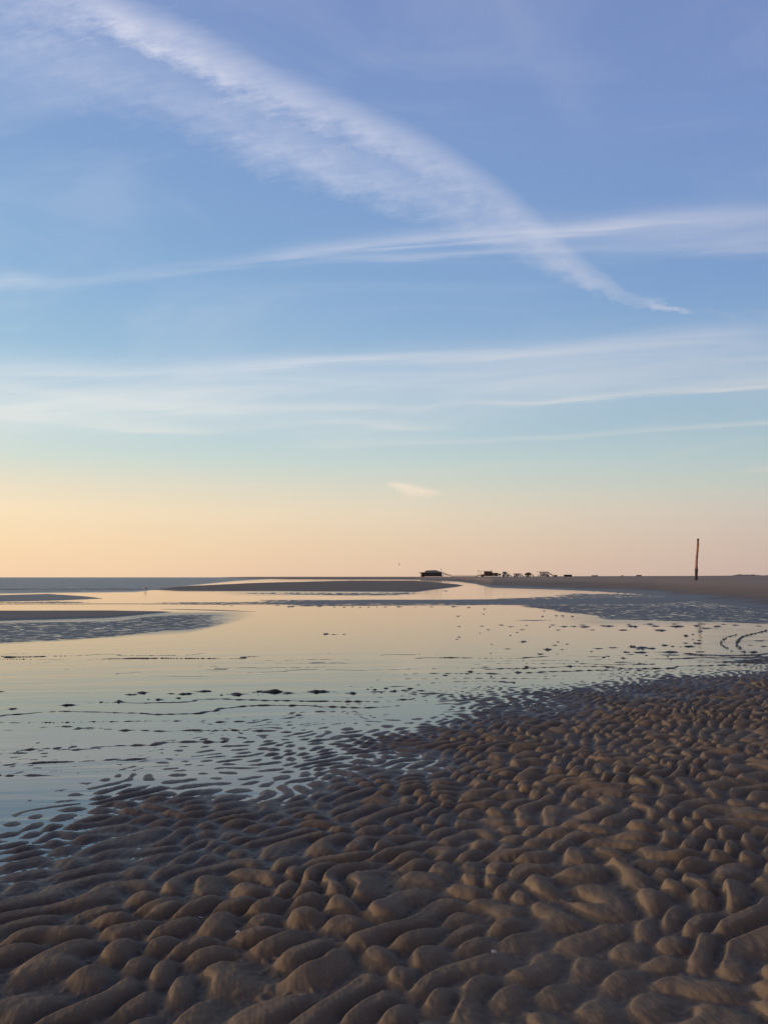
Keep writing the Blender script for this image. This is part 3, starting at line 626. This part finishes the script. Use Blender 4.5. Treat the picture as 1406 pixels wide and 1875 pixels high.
for s_ in (-1, 1):
    bm = bmesh.new(); P_ = [(.06, 0, .02, .17), (.10, s_*.22, .10, .16), (.06, s_*.42, .09, .11), (-.04, s_*.60, .02, .03)]
    top = [(bm.verts.new((p[0]+p[3]*.4, p[1], p[2]+.008)), bm.verts.new((p[0]-p[3]*.6, p[1], p[2]+.004))) for p in P_]; bot = [(bm.verts.new((p[0]+p[3]*.4, p[1], p[2]-.008)), bm.verts.new((p[0]-p[3]*.6, p[1], p[2]-.004))) for p in P_]
    for k in range(3):
        bm.faces.new((top[k][0], top[k+1][0], top[k+1][1], top[k][1])); bm.faces.new((bot[k][1], bot[k+1][1], bot[k+1][0], bot[k][0]))
        bm.faces.new((top[k][0], bot[k][0], bot[k+1][0], top[k+1][0])); bm.faces.new((top[k][1], top[k+1][1], bot[k+1][1], bot[k][1]))
    bm.faces.new((top[0][0], top[0][1], bot[0][1], bot[0][0])); bm.faces.new((top[3][1], top[3][0], bot[3][0], bot[3][1])); bmesh.ops.recalc_face_normals(bm, faces=bm.faces)
    obj('wing', bm, M_bird, t, True)
t.rotation_euler = (R(48), R(-8), R(40))

# seaweed
Mw, nt, b = material('seaweed')
ob = nt.add('ShaderNodeNewGeometry').outputs['Position']; n1 = nt.noise(ob, 30, 4, .6)
nt.put(b.inputs['Base Color'], nt.mix(n1, (.010, .010, .007, 1), (.045, .035, .018, 1))); b.inputs['Roughness'].default_value = .42
def weed_mesh(seed, lumps):
    """one connected mound of wrack about 1 x 1 x 1: an irregular lumpy heap with straggling fronds at its rim"""
    r = random.Random(seed); bm = bmesh.new(); NA, NR = 40, 8
    ph = [(r.uniform(0, 2*PI), r.uniform(.5, 1)/(1+k*.5)) for k in range(7)]
    rim = [(.36+.10*sum(a*math.sin((k+2)*th+p) for k, (p, a) in enumerate(ph))*.5) for th in [2*PI*i/NA for i in range(NA)]]
    bl = [(r.uniform(-.3, .3), r.uniform(-.25, .25), r.uniform(.12, .26), r.uniform(.4, 1)) for _ in range(lumps)]
    c = bm.verts.new((0, 0, .6)); rings = []
    for j in range(1, NR+1):
        rho = j/NR; ring = []
        for i in range(NA):
            th = 2*PI*i/NA; rr = rim[i]*rho; x, y = rr*math.cos(th), rr*math.sin(th)
            z = .25*(1-rho**2)+max(q[3]*math.exp(-((x-q[0])**2+(y-q[1])**2)/(q[2]**2)) for q in bl)*.8*(1-rho**5)+r.uniform(-.07, .07)*(1-rho)
            ring.append(bm.verts.new((x+r.uniform(-.008, .008), y+r.uniform(-.008, .008), max(z, -.1) if rho < 1 else -.15)))
        rings.append(ring)
    c.co.z = sum(v.co.z for v in rings[0])/NA
    for i in range(NA):
        bm.faces.new((c, rings[0][i], rings[0][(i+1) % NA]))
        for j in range(NR-1): bm.faces.new((rings[j][i], rings[j+1][i], rings[j+1][(i+1) % NA], rings[j][(i+1) % NA]))
    for i in r.sample(range(NA), 9):                       # fronds: strips drawn out of the rim
        a, b_ = rings[-1][i], rings[-1][(i+1) % NA]; th = 2*PI*(i+.5)/NA
        for k in range(3):
            L_ = r.uniform(.03, .08); th += r.uniform(-.5, .5); dx, dy = L_*math.cos(th)*1.3, L_*math.sin(th); zz = (.10, .14, -.05)[k]
            m_ = (a.co+b_.co)/2; a2_ = bm.verts.new((m_+(a.co-m_)*.75+Vector((dx, dy, 0)))); b2_ = bm.verts.new((m_+(b_.co-m_)*.75+Vector((dx, dy, 0)))); a2_.co.z = b2_.co.z = zz
            bm.faces.new((a, a2_, b2_, b_)); a, b_ = a2_, b2_
    me = bpy.data.meshes.new('seaweed_clump'); bm.to_mesh(me); bm.free(); me.materials.append(Mw)
    return me
WM = [weed_mesh(100+k, 3+k % 4) for k in range(8)]
ORD = ['first','second','third','fourth','fifth','sixth','seventh','eighth','ninth','tenth','eleventh','twelfth','thirteenth','fourteenth','fifteenth','sixteenth','seventeenth','eighteenth','nineteenth','twentieth','twenty-first','twenty-second','twenty-third','twenty-fourth','twenty-fifth','twenty-sixth','twenty-seventh','twenty-eighth','twenty-ninth','thirtieth','thirty-first','thirty-second','thirty-third','thirty-fourth','thirty-fifth','thirty-sixth','thirty-seventh','thirty-eighth','thirty-ninth','fortieth']
ROWS = [
 ('in weed row before the ripples', 'tiny dark weed scraps in the pool row', [
  (5,1266,12,2),(23,1297,17,5),(126,1290,33,5.5),(186,1285,9,3),(219.5,1283,18,7.5),(240,1271,30,3.5),(261,1267,26,7),(272,1280,5,2.5),(293,1280,18,5),(314,1269.5,15,3),(327,1277.5,13,4),(341,1269.5,32,5.5),(373,1264.6,38,5.5),(406,1272,8,3),(434,1269.5,36,8),(475,1265,14,5),(494,1264,54,10.5),(528,1268,25,5),(584,1265,50,7.5),(645.6,1268,16,6),(673,1261.6,8,2),(686,1262,10,4),(698,1268,5,3),(706.5,1259.5,10,4),(723.5,1264,10,6),(737,1280,19,4),(751,1260,15,4)]),
 ('alone in the mid pool', 'weed scraps alone in mid pool', [(597,1160,13,4),(612,1161.5,14,2),(630,1161,5,2.5)]),
 ('in weed line below far sandbar', 'tiny weed dots below the far sandbar', [
  (410,1107,6,1.5),(424,1109,5,1.5),(468,1105,6,1.5),(490,1106,9,1.5),(508,1108,10,1.5),(533,1110,19,2.5),(560,1108.6,42,2.5),(585,1109.6,16,2),(612,1111,6,2),(630,1111.5,5,2),(645,1111,5,2),(660,1111.4,5,2),(675,1111,6,2),(690,1111.3,4,1.5),(705,1111,8,2),(730,1110.4,12,2.5),(760,1111,5,1.5),(790,1111,9,1.5),(832,1110,15,2.5),(858,1111.6,8,2),(887,1114.6,6,2.5),(885,1124,5,2),(838,1127.6,7,2.5)]),
 ('in right weed line behind pool', 'tiny weed scraps along the right weed line', [
  (840,1146.5,8,2),(882,1146,10,2),(917.5,1144,11,2),(936,1147,14,2),(964,1144.6,5,2),(1006,1147.5,6,2),(1012,1144,12,2),(1031,1146.5,21,3),(1050,1146.5,14,2.5),(1066,1144,16,2),(1070,1147,23,3.5),(1101,1145,9,2),(1114,1145.5,26,4),(1151,1143,9,2),(1158,1146,21,4.5),(1188,1142,20,4),(1199,1145.7,20,3),(1235,1142,20,2),(1239,1146,31,4.5),(1276,1145,15,3.5),(1285,1142,16,2),(1291,1149.6,31,3),(1313,1146,17,4),(1324,1142.6,12,2),(1345,1144,16,2.5),(1388,1146,14,2)]),
 ('scattered on right of centre pool', 'tiny weed specks strewn on the pool', [
  (996,1118,6,2.5),(1020,1112.5,21,3),(993,1128,6,2.5),(1018,1127,6,2),(1030,1127,9,2.5),(1048,1128,6,3),(975,1135.6,60,1.6),(955.6,1152.6,12,2),(1022,1153,12,2),(1083,1153,16,2),(893.6,1152.6,8,1.8),(946,1157.6,6,2.5),(934,1163,4,2),(879,1159,4,2),(840.7,1166,7,2.5),(837,1170,7,2),(899.5,1179,5,2),(958,1174,13,4),(1021,1175,6,2),(1015.5,1181,11,2.5),(1038,1179,8,2),(929.5,1187.7,13,2),(1002,1188,19,5),(1028,1189,10,2),(989,1197,15,3),(1095,1187,21,2.6),(1082,1192.5,6,2.5),(898,1196,4,1.8),(1020,1197,4,1.8),(1105,1203,8,3),(965.4,1220,13,5),(887,1221,21,2),(861,1229,14,5),(948,1230,16,5),(899,1237.7,5,3),(815,1236,12,3),(1040.5,1219,16,5),(1056,1211,7,2.5),(1032,1215,6,2),(1098.6,1226.6,6,3),(939,1226,3,2)]),
 ('in thick cluster at pool right', 'tiny weed scraps in the right cluster', [
  (1141,1153,21,3),(1210,1153,22,5),(1282,1155,10,3),(1255.6,1163,8,5.5),(1267.6,1161,7,2.5),(1280.6,1158,6,2),(1279.5,1172,9,2.5),(1267.6,1171,5,2),(1254.5,1177,11,3),(1276,1177,15,4),(1246,1184,5,2),(1262,1182.7,25,4.5),(1216.4,1180.7,15,4),(1230.6,1183,8,3),(1157.7,1182.7,11,6),(1172,1184.6,36,5.5),(1189,1186.6,25,4),(1176,1189,7,3),(1167.5,1188,8,3),(1122,1185.5,23,2.4),(1145.7,1193.3,17,3.2),(1173,1193.6,31,4.5),(1154,1197.7,18,2.2),(1182.7,1199.6,7,2.4),(1224,1192.7,44,6),(1263,1196,30,3.5),(1282,1193,22,2.2),(1226,1198.8,46,2.4),(1141,1204,11,4.5),(1113,1201,7,3),(1103,1202.7,5,2.4),(1227.3,1206,10,3.6),(1222,1202,6,2),(1170.7,1214,5,4),(1159,1217,5,2),(1168.5,1227,11,2.5),(1378.6,1193,18,5),(1361,1192.5,9,5),(1320,1200,34,2.6),(1385,1201,26,2.6),(1392,1172.6,24,2.4),(1398,1183,16,2.4),(1372,1181,12,2)]),
 ('by the far beach water', 'tiny weed specks by the far beach water', [(1046,1091.6,8,2.5),(999,1093,5,2),(1078,1094,12,2),(815,1081.6,14,1.8),(795,1078.5,8,1.6)]),
]
wi = 0
def look(w_, h_):
    a = w_/h_
    return ('broad dark' if w_ > 35 else 'long flat dark' if a > 6 else 'high rounded dark' if h_ >= 5 else 'flat dark' if a > 4 else 'small plump dark')
for where, grp, pts in ROWS:
    pts = sorted(pts); nbig = 0
    for (px, py, w_, h_) in pts:
        q_ = on_ground(px, py+h_*.25); ppm = F/q_.y; me = WM[wi % len(WM)]
        o = bpy.data.objects.new('seaweed_clump', me); C.objects.link(o)
        W_ = w_/ppm*1.15; hz = max(.50*h_/ppm, .010); dp = min(max(.5*h_/ppm*q_.y/1.5, .5*W_), 1.7*W_+.1)
        o.location = (q_.x, q_.y, .0); o.scale = (W_, dp, hz); o.rotation_euler = (0, 0, (wi*2.4) % .5-.25 if W_ < .4 else 0)
        if wi % 3 == 1: o.scale.x = -o.scale.x
        o['category'] = 'seaweed'; wi += 1
        if w_ > 8:
            o['label'] = f'{look(w_, h_)} seaweed, {ORD[nbig]} larger one from the left {where}'; nbig += 1
            o['group'] = 'seaweed '+where
        else:
            o['label'] = f'tiny dark scrap of seaweed {where}'; o['group'] = grp
# two curved trails of weed on the wet flat at the far right
for label, pp, r0 in (('left thinner curved trail of weed looping on the wet flat at far right', [(1349,1161.8),(1343,1163.4),(1336,1165.4),(1329,1167.6),(1324,1170.7),(1320.5,1174),(1320,1178),(1322.5,1182),(1330.7,1187.7),(1337,1191),(1343,1193.8)], .014),
                      ('right thicker curved trail of weed beside the thin looping one', [(1404,1154.5),(1392,1157.6),(1381,1160.3),(1372,1162),(1364,1164),(1358,1167),(1353.5,1170.2),(1349.5,1173.5),(1348,1176.5),(1349,1182),(1353,1186),(1358,1189.5)], .024)):
    q_ = [on_ground(a, b_) for a, b_ in pp]; fine = []
    for a, b_ in zip(q_, q_[1:]):
        n_ = max(2, int((b_-a).length/.07)); fine += [a.lerp(b_, k/n_) for k in range(n_)]
    r = random.Random(5); c = fine[len(fine)//2].copy()
    bm = bmesh.new(); tube(bm, [Vector((p.x-c.x+r.uniform(-.02, .02), p.y-c.y+r.uniform(-.06, .06), r.uniform(-.016, .007))) for p in fine], [r0*(r.uniform(.25, 1.5) if k % 3 else .5) for k in range(len(fine))], 7)
    o = obj('weed_trail', bm, Mw); o.location = (c.x, c.y, .002); tag(o, label, 'seaweed', 'curved weed trails at the right')

# shells in the foreground ripples
M_shell = simple('shell', (.62, .52, .44), .45, .12, 40)
def shell_mesh(seed):
    r = random.Random(seed); bm = bmesh.new(); NU, NV = 14, 6; g_ = []
    for j in range(NV+1):
        row = []
        for i in range(NU+1):
            th = R(-75+150*i/NU); rho = j/NV*(1+.04*math.cos(i*PI))
            row.append(bm.verts.new((rho*math.sin(th)*.62, rho*math.cos(th)-.4, .32*math.sin(PI*min(rho, 1)*.72)*(1-.25*(th/1.3)**2)+.02*math.cos(i*PI)*rho)))
        g_.append(row)
    for j in range(NV):
        for i in range(NU): bm.faces.new((g_[j][i], g_[j+1][i], g_[j+1][i+1], g_[j][i+1]))
    bmesh.ops.remove_doubles(bm, verts=bm.verts, dist=1e-5); bmesh.ops.recalc_face_normals(bm, faces=bm.faces)
    return bm
def land_z(x, y): return float(land(np.array([x, x]), np.array([y, y]), True)[0][0])
for px, py, size, rz, label in ((436, 1709, .017, .4, 'broken pale shell on a ripple crest, left one of the close pair'), (447, 1708, .014, 2.2, 'broken pale shell on a ripple crest, right one of the close pair'),
                                (905, 1746, .022, 1.2, 'white shell lying in a trough right of centre in the foreground'), (368, 1682, .018, 2.9, 'thin whitish shell in a trough left of centre in the foreground'),
                                (655, 1541, .012, 1.7, 'tiny pale shell half way down the ripples near the middle')):
    q_ = on_ground(px, py)
    for _ in range(3): q_ = on_ground(px, py, land_z(q_.x, q_.y))
    o = obj('shell', shell_mesh(int(px)), M_shell, None, True); o.location = (q_.x, q_.y, q_.z+.002); o.scale = (size,)*3; o.rotation_euler = (.25, -.2, rz)
    tag(o, label, 'shell', 'shells among the foreground ripples')

# far dune crest at the right end of the beach
Md, nt, b = material('dune_grass')
pos = nt.add('ShaderNodeNewGeometry').outputs['Position']; nt.put(b.inputs['Base Color'], nt.mix(nt.noise(pos, .08, 4), (.05, .048, .03, 1), (.12, .10, .07, 1))); b.inputs['Roughness'].default_value = .95
bm = bmesh.new(); r = np.random.RandomState(8); g_ = []
for j in range(9):
    row = []
    for i in range(120):
        px = 1328+i*2.6; p = at_dist(px, HZ, 1180+j*14); q_ = sm(1330, 1352, px)
        hgt = (2.3+1.1*math.sin(px*.075)+.6*math.sin(px*.21+1)+.35*math.sin(px*.53))*max(math.sin(PI*j/8), 0)*q_
        row.append(bm.verts.new((p.x, p.y, ground_z(p.x, p.y)-.3+hgt*.62)))
    g_.append(row)
for j in range(8):
    for i in range(119): bm.faces.new((g_[j][i], g_[j][i+1], g_[j+1][i+1], g_[j+1][i]))
o = obj('dunes', bm, Md, None, True); tag(o, kind='structure')


# ------------------------------------------------------------------ render settings
vs_ = sc.view_settings; sc.display_settings.display_device = 'sRGB'
vs_.view_transform = 'Standard'; vs_.look = 'None'; vs_.exposure = 0; vs_.gamma = 1
sc.render.engine = 'CYCLES'; sc.cycles.max_bounces = 6; sc.cycles.transparent_max_bounces = 8
sc.cycles.use_denoising = True
